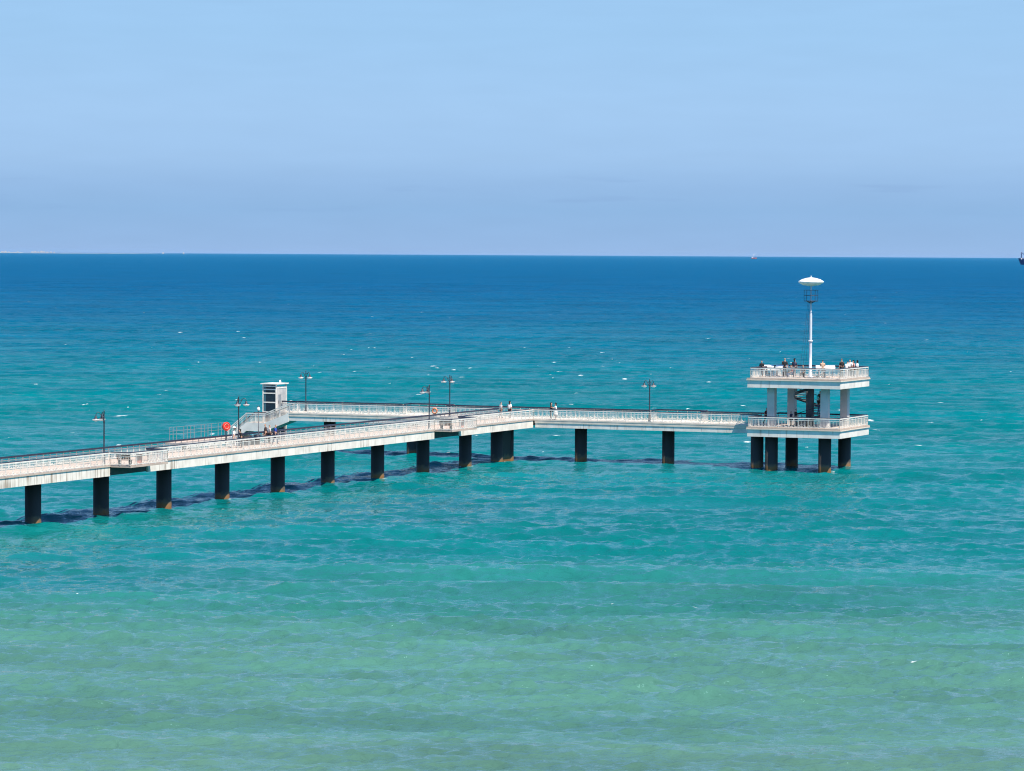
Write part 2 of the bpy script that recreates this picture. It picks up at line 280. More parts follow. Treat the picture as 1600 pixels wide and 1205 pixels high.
# ------------------------------------------------------------------ builders
B0 = Vector((2.3, 362.8, 0)); ROT = -R(23.2)
def wab(a, b, z=0.0): return B0 + V * a + U * b + Vector((0, 0, z))
class MB:
    """collects shapes into one mesh; coordinates are pier coordinates (along arm, across arm, height)"""
    def __init__(s): s.v = []; s.f = []; s.sm = []
    def add(s, vs, fs, smooth=False):
        n = len(s.v); s.v += [tuple(v) for v in vs]; s.f += [tuple(i + n for i in f) for f in fs]; s.sm += [smooth] * len(fs)
    def box(s, a0, a1, b0, b1, z0, z1):
        s.add([(a0, b0, z0), (a1, b0, z0), (a1, b1, z0), (a0, b1, z0), (a0, b0, z1), (a1, b0, z1), (a1, b1, z1), (a0, b1, z1)],
              [(0, 3, 2, 1), (4, 5, 6, 7), (0, 1, 5, 4), (1, 2, 6, 5), (2, 3, 7, 6), (3, 0, 4, 7)])
    def prism(s, pts, z0, z1):
        n = len(pts); s.add([(*p, z0) for p in pts] + [(*p, z1) for p in pts],
              [tuple(range(n - 1, -1, -1)), tuple(range(n, 2 * n))] + [(i, (i + 1) % n, n + (i + 1) % n, n + i) for i in range(n)])
    def bar(s, p, q, w, h):
        p, q = Vector(p), Vector(q); d = (q - p).normalized(); up_ = Vector((0, 0, 1))
        if abs(d.z) > 0.95: up_ = Vector((1, 0, 0))
        x = d.cross(up_).normalized() * w / 2; y = x.cross(d).normalized() * h / 2
        s.add([p - x - y, p + x - y, p + x + y, p - x + y, q - x - y, q + x - y, q + x + y, q - x + y],
              [(0, 1, 2, 3), (7, 6, 5, 4), (0, 4, 5, 1), (1, 5, 6, 2), (2, 6, 7, 3), (3, 7, 4, 0)])
    def tube(s, pts, r, n=8):
        pts = [Vector(p) for p in pts]; rs = r if isinstance(r, (list, tuple)) else [r] * len(pts)
        vs = []; fs = []
        for i, p in enumerate(pts):
            d = (pts[min(i + 1, len(pts) - 1)] - pts[max(i - 1, 0)]).normalized()
            u_ = Vector((0, 0, 1)) if abs(d.z) < 0.9 else Vector((1, 0, 0)); x = d.cross(u_).normalized(); y = x.cross(d)
            for k in range(n): vs.append(p + (x * math.cos(6.2832 * k / n) + y * math.sin(6.2832 * k / n)) * rs[i])
        for i in range(len(pts) - 1):
            for k in range(n): fs.append((i * n + k, i * n + (k + 1) % n, (i + 1) * n + (k + 1) % n, (i + 1) * n + k))
        fs += [tuple(range(n - 1, -1, -1)), tuple(range((len(pts) - 1) * n, len(pts) * n))]
        s.add(vs, fs, True)
    def lathe(s, c, prof, n=16, smooth=True):
        vs = []; fs = []
        for r, z in prof:
            for k in range(n): vs.append((c[0] + max(r, 1e-4) * math.cos(6.2832 * k / n), c[1] + max(r, 1e-4) * math.sin(6.2832 * k / n), c[2] + z))
        for i in range(len(prof) - 1):
            for k in range(n): fs.append((i * n + k, i * n + (k + 1) % n, (i + 1) * n + (k + 1) % n, (i + 1) * n + k))
        fs += [tuple(range(n - 1, -1, -1)), tuple(range((len(prof) - 1) * n, len(prof) * n))]
        s.add(vs, fs, smooth)
    def torus(s, c, R_, r, axis='x', n=20, m=8):
        vs = []; fs = []
        for i in range(n):
            A = 6.2832 * i / n
            for j in range(m):
                Bq = 6.2832 * j / m; q = R_ + r * math.cos(Bq); w = r * math.sin(Bq)
                v = (w, q * math.cos(A), q * math.sin(A)) if axis == 'x' else (q * math.cos(A), w, q * math.sin(A)) if axis == 'y' else (q * math.cos(A), q * math.sin(A), w)
                vs.append((c[0] + v[0], c[1] + v[1], c[2] + v[2]))
        for i in range(n):
            for j in range(m): fs.append((i * m + j, ((i + 1) % n) * m + j, ((i + 1) % n) * m + (j + 1) % m, i * m + (j + 1) % m))
        s.add(vs, fs, True)
    def build(s, name, m, parent=None, org=None, label=None):
        og = Vector(org) if org is not None else (Vector(parent['org']) if parent is not None and 'org' in parent else Vector((0, 0, 0)))
        me = bpy.data.meshes.new(name); me.from_pydata([tuple(Vector(v) - og) for v in s.v], [], s.f)
        me.polygons.foreach_set('use_smooth', s.sm); me.update()
        me.materials.append(m)
        import bmesh
        bm = bmesh.new(); bm.from_mesh(me); bmesh.ops.recalc_face_normals(bm, faces=bm.faces); bm.to_mesh(me); bm.free()
        ob = bpy.data.objects.new(name, me); COL.objects.link(ob)
        if parent is not None: ob.parent = parent; ob['org'] = tuple(og)
        if label: ob['label'] = label
        return ob
def tag(o, label, cat, group=None):
    o['label'] = label; o['category'] = cat
    if group: o['group'] = group
    return o
def thing(name, label, cat, org, group=None):        # pier-aligned Empty at the thing's base
    o = bpy.data.objects.new(name, None); COL.objects.link(o); o.location = wab(*org); o.rotation_euler = (0, 0, ROT); o.empty_display_size = 0.5
    o['org'] = org; return tag(o, label, cat, group)
def free_thing(name, label, cat, loc, rz=0, group=None):
    o = bpy.data.objects.new(name, None); COL.objects.link(o); o.location = loc; o.rotation_euler = (0, 0, rz); o.empty_display_size = 0.5
    return tag(o, label, cat, group)
def copy_tree(o, parent=None):
    c = o.copy(); COL.objects.link(c)
    if parent is not None: c.parent = parent
    for ch in [x for x in KIDS(o)]: copy_tree(ch, c)
    return c
def KIDS(o): return [x for x in list(COL.objects) if x.parent == o]

def railing(parent, path, side, z, h=1.05, dark=True, post=1.07, name='railing', white='white_metal', step=0.155, loops=False):
    """posts, rails and balusters along a path; side=+1 puts the dark handrail left of the path's direction"""
    w = MB(); d = MB()
    for (p, q) in zip(path[:-1], path[1:]):
        p, q = Vector((*p, 0)), Vector((*q, 0)); L = (q - p).length
        if L < 0.05: continue
        e = (q - p) / L; nrm = Vector((-e.y, e.x, 0)) * side
        n = max(1, round(L / post))
        for i in range(n + 1):
            c = p + e * (L * i / n); w.bar((c.x, c.y, z), (c.x, c.y, z + h - 0.004), 0.052, 0.052)
        for zz, th_, wd in ((h - 0.05, 0.095, 0.10), (h - 0.25, 0.05, 0.05), (0.085, 0.05, 0.05)):
            w.bar((p.x, p.y, z + zz), (q.x, q.y, z + zz), wd, th_)
        for i in range(n):
            a0 = L * i / n; m_ = max(2, round(L / n / step))
            for k in range(1, m_):
                c = p + e * (a0 + L / n * k / m_); w.bar((c.x, c.y, z + 0.11), (c.x, c.y, z + h - 0.275), 0.020, 0.020)
            for k in range(2):                      # rounded ornament under the mid rail
                c = p + e * (a0 + L / n * (0.25 + 0.5 * k)); r = L / n * 0.2
                pts = [(c.x + e.x * r * math.cos(A), c.y + e.y * r * math.cos(A), z + 0.30 + r * 0.8 * math.sin(A)) for A in np.linspace(math.pi, 2 * math.pi, 6)]
                w.tube(pts, 0.018, 4)
        if dark:
            o_ = nrm * 0.115; d.bar((p.x + o_.x, p.y + o_.y, z + h + 0.0), (q.x + o_.x, q.y + o_.y, z + h + 0.0), 0.11, 0.15)
    r = w.build(name, M[white], parent)
    if dark: d.build('handrail', M['navy_metal'], r)
    return r
def fascia(mb, axis, at, a0, a1, z0, z1, th=0.16, pan=3.1, gap=0.03):
    """row of precast panels; axis 'a': runs along a at b=at..; th signed inward"""
    n = max(1, round(abs(a1 - a0) / pan)); L = (a1 - a0) / n
    for i in range(n):
        s0, s1 = a0 + L * i + gap / 2, a0 + L * (i + 1) - gap / 2
        lo, hi = min(at, at + th), max(at, at + th)
        if axis == 'a': mb.box(s0, s1, lo, hi, z0, z1)
        else: mb.box(lo, hi, s0, s1, z0, z1)

D, UD = 4.40, 9.45
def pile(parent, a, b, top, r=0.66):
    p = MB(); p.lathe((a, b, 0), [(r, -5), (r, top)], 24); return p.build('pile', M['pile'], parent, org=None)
PILE_MESHES = {}

# ------------------------------------------------------------------ long pier arm (towards the beach)
BAYS = [(-90.1, -83.8), (-25.5, -19.4)]
lp_ = thing('pier', 'long concrete pier arm on round piles coming in from the left', 'pier', (-2.05, -60, 0))
d = MB(); d.box(-4.2, 0.06, -128, 0.0, D - 0.13, D)
for b0, b1 in BAYS: d.prism([(0.062, b0), (1.95, b0), (1.95, b1), (0.062, b1)], D - 0.16, D - 0.002)
d.build('deck', M['deck'], lp_)
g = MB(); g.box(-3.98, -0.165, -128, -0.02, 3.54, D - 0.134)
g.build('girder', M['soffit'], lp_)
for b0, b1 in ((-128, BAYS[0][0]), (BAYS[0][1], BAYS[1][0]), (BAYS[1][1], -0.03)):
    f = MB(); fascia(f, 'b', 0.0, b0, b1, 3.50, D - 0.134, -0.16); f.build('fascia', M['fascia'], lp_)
f = MB(); fascia(f, 'b', -4.15, -128, -0.2, 3.50, D - 0.134, 0.16); f.build('fascia', M['fascia'], lp_)
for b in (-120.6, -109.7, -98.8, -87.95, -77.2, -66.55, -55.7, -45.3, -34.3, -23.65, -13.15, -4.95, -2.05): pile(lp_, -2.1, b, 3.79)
path = [(0, -128)]
for b0, b1 in BAYS: path += [(0, b0), (1.9, b0), (1.9, b1), (0, b1)]
path += [(0, 0)]
railing(lp_, path, 1, D)
railing(lp_, [(-4.1, -128), (-4.1, -0.12)], -1, D)

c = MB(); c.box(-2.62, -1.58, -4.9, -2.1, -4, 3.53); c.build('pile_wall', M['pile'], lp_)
# ------------------------------------------------------------------ cross arm
ca = thing('pier', 'concrete cross arm of the pier leading to the two storey platform', 'pier', (-2, 2.15, 0))
FB = [(-17.4, -12.0), (11.8, 17.6)]
d = MB(); d.box(-29.3, 25.5, -0.05, 4.35, D - 0.14, D + 0.002)
for a0, a1 in FB: d.box(a0, a1, 4.354, 6.25, D - 0.16, D - 0.002)
d.box(-32.35, -29.3, 2.6, 4.35, D - 0.14, D + 0.001)
d.build('deck', M['cornice'], ca)
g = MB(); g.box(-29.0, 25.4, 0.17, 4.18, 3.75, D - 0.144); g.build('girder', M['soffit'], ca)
for at, a0, a1, th in ((0.02, 0.2, 25.45, 0.14), (0.02, -29.3, -4.16, 0.14), (4.3, -29.3, 25.45, -0.14)):
    f = MB(); fascia(f, 'a', at, a0, a1, 3.52, D - 0.22, th, 3.2); f.build('fascia', M['fascia_clean'], ca)
k = MB(); k.box(0.18, 25.46, -0.03, 0.165, D - 0.40, D - 0.143); k.box(-29.32, -4.2, -0.03, 0.165, D - 0.40, D - 0.143)
k.build('cornice', M['cornice'], ca)
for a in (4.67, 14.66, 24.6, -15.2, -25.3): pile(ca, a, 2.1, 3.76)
railing(ca, [(0, 0), (25.4, 0)], 1, D)
railing(ca, [(-29.2, 0), (-4.15, 0)], 1, D)
path = [(-32.3, 4.3)]
for a0, a1 in FB: path += [(a0, 4.3), (a0, 6.2), (a1, 6.2), (a1, 4.3)]
path += [(25.4, 4.3)]
railing(ca, path, -1, D)

# ------------------------------------------------------------------ stairs down to the landing stage
st = thing('staircase', 'grey concrete stairs with a middle landing going down beside the lift', 'staircase', (-33, 1.1, 0))
def stair_side(b0, b1):
    s = MB(); prof = [(-29.32, D - 0.05), (-32.35, 3.2), (-34.6, 3.2), (-37.0, 1.3)]
    for (x0, z0), (x1, z1) in zip(prof[:-1], prof[1:]):
        t_ = 0.95
        s.add([(x0, b0, z0), (x1, b0, z1), (x1, b0, z1 - t_), (x0, b0, z0 - t_), (x0, b1, z0), (x1, b1, z1), (x1, b1, z1 - t_), (x0, b1, z0 - t_)],
              [(0, 1, 2, 3), (7, 6, 5, 4), (0, 4, 5, 1), (1, 5, 6, 2), (2, 6, 7, 3), (3, 7, 4, 0)])
    return s
for b0, b1 in ((-0.04, 0.16), (2.0, 2.2)): stair_side(b0, b1).build('stringer', M['fascia_clean'], st)
def flight(a0, z0, a1, z1, n):
    s = MB()
    for i in range(n):
        x0 = a0 + (a1 - a0) * i / n; x1 = a0 + (a1 - a0) * (i + 1) / n; z = z0 + (z1 - z0) * (i + 1) / n
        s.box(min(x0, x1), max(x0, x1), 0.165, 1.995, z - 0.45, z)
    return s
flight(-29.32, D, -32.35, 3.22, 8).build('flight', M['step'], st)
flight(-34.6, 3.2, -37.0, 1.3, 11).build('flight', M['step'], st)
l = MB(); l.box(-34.595, -32.355, 0.165, 1.995, 2.9, 3.215); l.build('landing', M['deck'], st)
for b in (0.05, 2.1):
    w = MB(); hd = MB(); prof = [(-29.3, D), (-32.35, 3.22), (-34.6, 3.22), (-37.0, 1.32)]
    for (x0, z0), (x1, z1) in zip(prof[:-1], prof[1:]):
        n = max(2, round(abs(x1 - x0) / 0.16))
        for i in range(n + 1):
            x = x0 + (x1 - x0) * i / n; z = z0 + (z1 - z0) * i / n; big = i % 7 == 0
            w.bar((x, b, z), (x, b, z + 1.0), 0.065 if big else 0.026, 0.065 if big else 0.026)
        for q, hh in ((1.0, 0.09), (0.78, 0.05)): w.bar((x0, b, z0 + q), (x1, b, z1 + q), 0.08, hh)
        o_ = 0.11 if b < 1 else -0.11; hd.bar((x0, b + o_, z0 + 1.04), (x1, b + o_, z1 + 1.04), 0.08, 0.07)
    r = w.build('railing', M['white_metal'], st); hd.build('handrail', M['navy_metal'], r)

# landing stage, low over the water, with a light wire fence
ls = thing('landing_stage', 'low concrete landing stage behind the pier at the foot of the stairs', 'landing stage', (-38, -3, 0))
d = MB(); d.box(-39.6, -36.98, -9.5, 6.0, 1.05, 1.3); d.build('deck', M['deck'], ls)
d = MB(); fascia(d, 'b', -36.97, -9.5, 6.0, 0.8, 1.29, 0.12); d.build('fascia', M['fascia_clean'], ls)
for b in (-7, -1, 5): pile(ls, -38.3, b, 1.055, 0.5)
fe = thing('fence', 'thin grey metal fence on the low stage left of the red lifebuoy case', 'fence', (-39.2, -3, 1.3))
w = MB()
for i in range(17):
    b = -9.2 + i * 0.8
    if i % 5 == 3: continue
    w.bar((-39.2, b, 1.3), (-39.2, b, 2.95), 0.05, 0.05)
for z in (2.93, 2.5, 2.15): w.bar((-39.2, -9.2, z), (-39.2, 3.6, z), 0.03, 0.03)
w.build('frame', M['grey_metal'], fe)

# ------------------------------------------------------------------ lift
A0, A1, Bq0, Bq1, Z0, Z1 = -34.15, -32.4, 3.0, 5.6, 4.3, 7.36
li = thing('lift', 'small white and glass lift cabin beside the head of the stairs', 'lift', (-33.3, 4.3, 0))
c = MB()
for a in (A0, A1 - 0.12):
    for b in (Bq0, Bq1 - 0.12): c.box(a, a + 0.12, b, b + 0.12, 1.5, Z1)
for z in (Z0 - 0.1, 5.28, 6.3, 6.72, 7.08): c.box(A0 + 0.12, A1 - 0.12, Bq0, Bq0 + 0.10, z, z + 0.13); c.box(A0, A0 + 0.10, Bq0 + 0.12, Bq1 - 0.12, z, z + 0.13)
for z in (Z0 - 0.1, 6.9): c.box(A1 - 0.10, A1 - 0.002, Bq0 + 0.12, Bq1 - 0.12, z, z + 0.22)
c.build('frame', M['white_metal'], li)
gp = MB(); gp.box(A0 + 0.42, A1 - 0.13, Bq0 + 0.04, Bq0 + 0.07, Z0 + 0.03, Z1 - 0.05); gp.build('window', M['glass_dark'], li)
gp = MB(); gp.box(A0 + 0.122, A0 + 0.418, Bq0 + 0.04, Bq0 + 0.07, Z0 + 0.03, Z1 - 0.05); gp.box(A0 + 0.04, A0 + 0.07, Bq0 + 0.13, Bq1 - 0.13, Z0 + 0.03, Z1 - 0.05); gp.build('window', M['glass_teal'], li)
gp = MB(); gp.box(A1 - 0.09, A1 - 0.03, Bq0 + 0.125, Bq0 + 0.55, Z0 + 0.12, 6.898); gp.box(A1 - 0.09, A1 - 0.03, Bq0 + 1.25, Bq1 - 0.125, Z0 + 0.12, 6.898); gp.box(A1 - 0.09, A1 - 0.03, Bq0 + 0.55, Bq0 + 1.25, 6.2, 6.898); gp.build('wall', mat('pale_grey_panel', (0.46, 0.45, 0.44), 0.5, var=0.15, vscale=1.5), li)
dr = MB(); dr.box(A1 - 0.12, A1 - 0.06, Bq0 + 0.552, Bq0 + 1.248, Z0 + 0.12, 6.198); dd = dr.build('door', M['grey_metal'], li)
h_ = MB(); h_.bar((A1 - 0.03, Bq0 + 0.66, 5.2), (A1 - 0.03, Bq0 + 0.66, 5.55), 0.04, 0.05); h_.build('handle', M['dark_metal'], dd)
rf = MB(); rf.box(A0 - 0.18, A1 + 0.15, Bq0 - 0.18, Bq1 + 0.15, Z1, Z1 + 0.11); rf.build('roof', M['white_metal'], li)
tb = MB(); tb.lathe((A1 - 0.15, Bq0 + 1.2, Z1 + 0.16), [(0.12, 0), (0.12, 0.14), (0.07, 0.3)], 10); tb.build('roof_vent', M['milk'], li)
pb = MB(); pb.box(A0 + 0.15, A1 - 0.13, Bq0 + 0.15, Bq1 - 0.15, 1.2, Z0 - 0.1); pb.build('shaft', M['soffit'], li)

# ------------------------------------------------------------------ two-storey platform
PA0, PA1, PB0, PB1 = 25.62, 35.62, -4.1, 5.8
CX, CY = 30.95, 0.3
op = thing('observation_platform', 'two storey white concrete observation platform on round piles in the sea', 'platform', (30.8, 0.2, 0))
def ring_slab(z0, z1, hole, mtl, name, ins=0.0):
    s = MB(); x0, x1, y0, y1 = PA0 + ins, PA1 - ins, PB0 + ins, PB1 - ins
    if hole:
        h = 1.70; s.box(x0, CX - h, y0, y1, z0, z1); s.box(CX + h, x1, y0, y1, z0, z1); s.box(CX - h, CX + h, y0, CY - h, z0, z1); s.box(CX - h, CX + h, CY + h, y1, z0, z1)
    else: s.box(x0, x1, y0, y1, z0, z1)
    s.build(name, M[mtl], op)
for z, hole in ((D, False), (UD, True)):
    ring_slab(z - 0.16, z, hole, 'deck', 'deck', -0.06)
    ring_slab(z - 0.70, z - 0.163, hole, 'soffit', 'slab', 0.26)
    k = MB(); e = 0.10                                   # cornice band, a little proud of the panels
    k.box(PA0 - e, PA1 + e, PB0 - e, PB0 + 0.05, z - 0.24, z - 0.163); k.box(PA0 - e, PA1 + e, PB1 - 0.05, PB1 + e, z - 0.24, z - 0.163)
    k.box(PA0 - e, PA0 + 0.05, PB0 + 0.05, PB1 - 0.05, z - 0.24, z - 0.163); k.box(PA1 - 0.05, PA1 + e, PB0 + 0.05, PB1 - 0.05, z - 0.24, z - 0.163)
    k.build('cornice', M['cornice'], op)
    f = MB(); zb = z - 0.98
    fascia(f, 'a', PB0, PA0, PA1, zb, z - 0.243, 0.2, 3.4, 0.015); fascia(f, 'a', PB1, PA0, PA1, zb, z - 0.243, -0.2, 3.4, 0.015)
    fascia(f, 'b', PA0, PB0 + 0.205, PB1 - 0.205, zb, z - 0.243, 0.2, 4.2, 0.015); fascia(f, 'b', PA1, PB0 + 0.205, PB1 - 0.205, zb, z - 0.243, -0.2, 4.2, 0.015)
    f.build('fascia', M['fascia_clean'], op)
railing(op, [(PA0 + 0.1, -0.2), (PA0 + 0.1, PB0 + 0.1), (PA1 - 0.1, PB0 + 0.1), (PA1 - 0.1, PB1 - 0.1), (PA0 + 0.1, PB1 - 0.1), (PA0 + 0.1, 4.4)], 1, D)
railing(op, [(PA0 + 0.3, PB1 - 0.1), (PA0 + 0.3, PB0 + 0.1), (PA1 - 0.1, PB0 + 0.1), (PA1 - 0.1, PB1 - 0.1), (PA0 + 0.3, PB1 - 0.1)], 1, UD)
for a, b in ((27.78, -2.6), (28.0, 3.3), (33.5, -2.5), (33.77, 3.3)):
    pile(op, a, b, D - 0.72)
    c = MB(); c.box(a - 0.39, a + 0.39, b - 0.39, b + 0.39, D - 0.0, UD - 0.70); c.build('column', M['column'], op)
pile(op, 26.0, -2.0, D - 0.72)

# spiral stairs round the core
sp_ = thing('spiral_staircase', 'dark spiral staircase round a column between the platform decks', 'staircase', (CX, CY, D))
c = MB(); c.lathe((CX, CY, D), [(0.42, 0), (0.42, UD - D + 0.02)], 20); c.build('core', M['core'], sp_)
nst = 27; a_start = math.pi + R(23.2); rate = R(568) / nst
tr = MB(); hr = MB(); pts = []
for i in range(nst):
    A = a_start + rate * i; z = D + (UD - D) * (i + 1) / nst
    p = [(CX + r * math.cos(A + q), CY + r * math.sin(A + q)) for r, q in ((0.40, 0), (1.62, 0), (1.62, rate * 1.02), (0.40, rate * 1.02))]
    tr.prism(p, z - 0.07, z)
    hx, hy = CX + 1.6 * math.cos(A + rate / 2), CY + 1.6 * math.sin(A + rate / 2)
    hr.bar((hx, hy, z), (hx, hy, z + 0.95), 0.03, 0.03); pts.append((hx, hy, z + 0.97))
hr.tube(pts, 0.035, 6); hr.tube([(x, y, z - 0.5) for x, y, z in pts], 0.018, 6)
tr.build('steps', M['step'], sp_)
hr.build('railing', M['dark_metal'], sp_)
sg = MB()
for i in range(nst - 1):
    A0_, A1_ = a_start + rate * i, a_start + rate * (i + 1); zz0 = D + (UD - D) * (i + 1) / nst; zz1 = D + (UD - D) * (i + 2) / nst
    sg.bar((CX + 1.66 * math.cos(A0_), CY + 1.66 * math.sin(A0_), zz0 - 0.17), (CX + 1.66 * math.cos(A1_), CY + 1.66 * math.sin(A1_), zz1 - 0.17), 0.05, 0.30)
sg.build('stringer', M['dark_metal'], sp_)

# mast with disc top and wire basket
ma = thing('mast', 'tall white mast with a flat white disc top and dark basket on the upper deck', 'mast', (CX, CY, UD))
c = MB(); c.lathe((CX, CY, UD), [(0.30, 0.025), (0.30, 0.1), (0.16, 0.12), (0.155, 2.55), (0.14, 6.3), (0.135, 6.5), (0.10, 6.75), (0.10, 7.95), (0.06, 8.0), (0.06, 9.55)], 16); c.build('pole', M['mast'], ma)
c = MB(); c.lathe((CX, CY, UD + 3.7), [(0.20, 0), (0.24, 0.03), (0.24, 0.13), (0.20, 0.16)], 16); c.build('collar', M['mast'], ma)
c = MB(); c.lathe((CX, CY, UD + 9.45), [(0.12, 0), (0.85, 0.12), (1.27, 0.34), (1.33, 0.46), (1.30, 0.52), (0.95, 0.72), (0.45, 0.86), (0.12, 0.90), (0.05, 0.93), (0.02, 1.10)], 32); c.build('disc', M['disc'], ma)
c = MB(); bz = UD + 7.9
for i in range(10):
    A = 6.2832 * i / 10; x, y = CX + 0.74 * math.cos(A), CY + 0.74 * math.sin(A)
    c.bar((x, y, bz), (x, y, bz + 1.15), 0.035, 0.035)
    if i % 2 == 0: c.bar((CX, CY, bz + 0.02), (x, y, bz + 0.02), 0.06, 0.06); c.bar((CX, CY, bz - 0.25), (x * 0.6 + CX * 0.4, y * 0.6 + CY * 0.4, bz), 0.05, 0.05)
for z in (0.03, 0.6, 1.15): c.torus((CX, CY, bz + z), 0.74, 0.026, 'z', 20, 6)
c.lathe((CX, CY, bz - 0.02), [(0.62, 0), (0.62, 0.03)], 16)
c.build('basket', M['dark_metal'], ma)
c = MB()
for q in (-0.35, -0.8, -1.25): c.tube([(CX + q * 0.25, CY + 0.05, bz), (CX + q * 0.7 - 0.3, CY - 0.1, UD + 0.02)], 0.012, 5)
c.build('stay_wires', M['dark_metal'], ma)

# ------------------------------------------------------------------ street lamps
def lamp_proto():
    o = free_thing('street_lamp', '', 'lamp', (0, 0, 0))
    p = MB(); p.lathe((0, 0, 0), [(0.16, 0), (0.16, 0.12), (0.11, 0.18), (0.10, 0.75), (0.065, 0.85), (0.055, 3.5), (0.075, 3.55), (0.075, 3.7), (0.045, 3.75), (0.04, 4.4), (0.055, 4.42), (0.02, 4.6)], 10)
    p.build('pole', M['dark_metal'], o)
    for sgn in (-1, 1):
        a = R(45) * sgn; ca_, sa_ = math.cos(a), math.sin(a)
        m_ = MB(); pts = [(0.02, 3.75), (0.18, 3.98), (0.28, 4.22), (0.42, 4.37), (0.58, 4.36), (0.68, 4.24), (0.70, 4.08)]
        m_.tube([(x * ca_, x * sa_, z) for x, z in pts], 0.03, 6)
        m_.tube([(x * ca_, x * sa_, z) for x, z in ((0.03, 4.3), (0.16, 4.16), (0.26, 4.20), (0.24, 4.28))], 0.02, 6)
        m_.build('arm', M['dark_metal'], o)
        s_ = MB(); s_.lathe((0.70 * ca_, 0.70 * sa_, 3.78), [(0.29, 0.0), (0.27, 0.05), (0.14, 0.12), (0.10, 0.20), (0.09, 0.30), (0.04, 0.34)], 12)
        sh_ = s_.build('lamp_shade', M['dark_metal'], o)
        g_ = MB(); g_.lathe((0.70 * ca_, 0.70 * sa_, 3.66), [(0.10, 0.0), (0.24, 0.04), (0.295, 0.115), (0.30, 0.15), (0.22, 0.175)], 12); g_.build('diffuser', M['milk'], sh_)
    return o
lam = lamp_proto()
LAMPS = [((-0.4, -90.4), 157, 'dark two armed lamp by the first railing bay, farthest left'),
         ((-3.75, -60.3), -50, 'dark two armed lamp right of the red lifebuoy case'),
         ((-0.4, -25.9), 150, 'dark two armed lamp at the second railing bay before the orange ring'),
         ((13.15, 0.4), 98, 'dark two armed lamp on the cross arm towards the platform'),
         ((-10.0, 0.4), 118, 'dark two armed lamp on the cross arm behind the second railing bay'),
         ((-29.2, 3.95), 266, 'dark two armed lamp standing right of the lift cabin')]
for i, (ab_, ang, lb) in enumerate(LAMPS):
    o = lam if i == 0 else copy_tree(lam)
    o.location = wab(*ab_, D); o.rotation_euler = (0, 0, R(ang)); tag(o, lb, 'lamp', 'two armed street lamps along the pier')
gl = thing('street_lamp', 'slim lamp post with a single white globe before the stairs', 'lamp', (-3.75, -56.4, D))
p = MB(); p.lathe((-3.75, -56.4, D), [(0.10, 0), (0.09, 0.5), (0.04, 0.6), (0.032, 3.05)], 8); p.build('pole', M['dark_metal'], gl)
p = MB(); p.lathe((-3.75, -56.4, D + 3.05), [(0.07, 0), (0.13, 0.06), (0.16, 0.18), (0.13, 0.30), (0.09, 0.35)], 12); p.build('globe', M['milk'], gl)
p = MB(); p.lathe((-3.75, -56.4, D + 3.40), [(0.11, 0), (0.10, 0.05), (0.03, 0.14)], 10); p.build('cap', M['dark_metal'], gl)

# ------------------------------------------------------------------ lifebuoys, boards, benches
lb = thing('lifebuoy_case', 'bright red round lifebuoy case on a post by the far railing', 'lifebuoy case', (-4.45, -62.15, D - 0.1))
def disc_x(mb, a, b, z, r, d0, d1, n=24):
    vs = [(a + d0, b + r * math.cos(6.2832 * i / n), z + r * math.sin(6.2832 * i / n)) for i in range(n)] + [(a + d1, b + r * math.cos(6.2832 * i / n), z + r * math.sin(6.2832 * i / n)) for i in range(n)]
    mb.add(vs, [tuple(range(n)), tuple(range(2 * n - 1, n - 1, -1))] + [(i, (i + 1) % n, n + (i + 1) % n, n + i) for i in range(n)])
lbe = bpy.data.objects['lifebuoy_case']
c = MB(); disc_x(c, 0, 0, 0, 0.43, -0.08, 0.08); c.torus((0.06, 0, 0), 0.40, 0.05, 'x')
case = c.build('case', M['red'], lb, org=(0, 0, 0)); case.scale = (1, 0.9, 0.9); case.location = (0.38, 0.05, 1.98); case.rotation_euler = (0, 0, R(-32))
c = MB(); c.torus((0.09, 0, 0), 0.25, 0.045, 'x'); rg_ = c.build('ring', mat('pale_red_ring', (0.80, 0.20, 0.15), 0.5), case, org=(0, 0, 0))
c = MB(); c.bar((-4.07, -62.15, D - 0.1), (-4.07, -62.15, D + 1.7), 0.08, 0.08); c.build('post', M['dark_metal'], lb)
c = MB(); c.torus((-11.55, -0.12, D + 0.55), 0.27, 0.085, 'y'); lr = c.build('life_ring', M['orange'], None, org=(-11.55, -0.12, D + 0.55))
lr.location = wab(-11.55, -0.12, D + 0.62); lr.rotation_euler = (0, 0, ROT); tag(lr, 'orange life ring hanging on the cross arm railing', 'life ring')
for (a, b, w_, lbl) in ((1.70, -88.3, 1.0, 'faded red panel with a dark mark behind the railing of the left bay'), (1.70, -22.4, 0.6, 'narrow faded red panel behind the railing of the right bay')):
    o = thing('notice_board', lbl, 'board', (a, b, D), 'faded red boards in the railing bays')
    c = MB(); c.box(a - 0.02, a + 0.02, b - w_ / 2, b + w_ / 2, D + 0.12, D + 0.86); c.build('panel', M['pink'], o)
    for q in (-1, 1):
        c = MB(); c.bar((a - 0.04, b + q * (w_ / 2 - 0.08), D), (a - 0.04, b + q * (w_ / 2 - 0.08), D + 0.8), 0.05, 0.05); c.build('leg', M['grey_metal'], o)
    c = MB(); c.box(a + 0.022, a + 0.03, b - 0.05, b + 0.05, D + 0.35, D + 0.7); c.build('mark', M['soffit'], o)
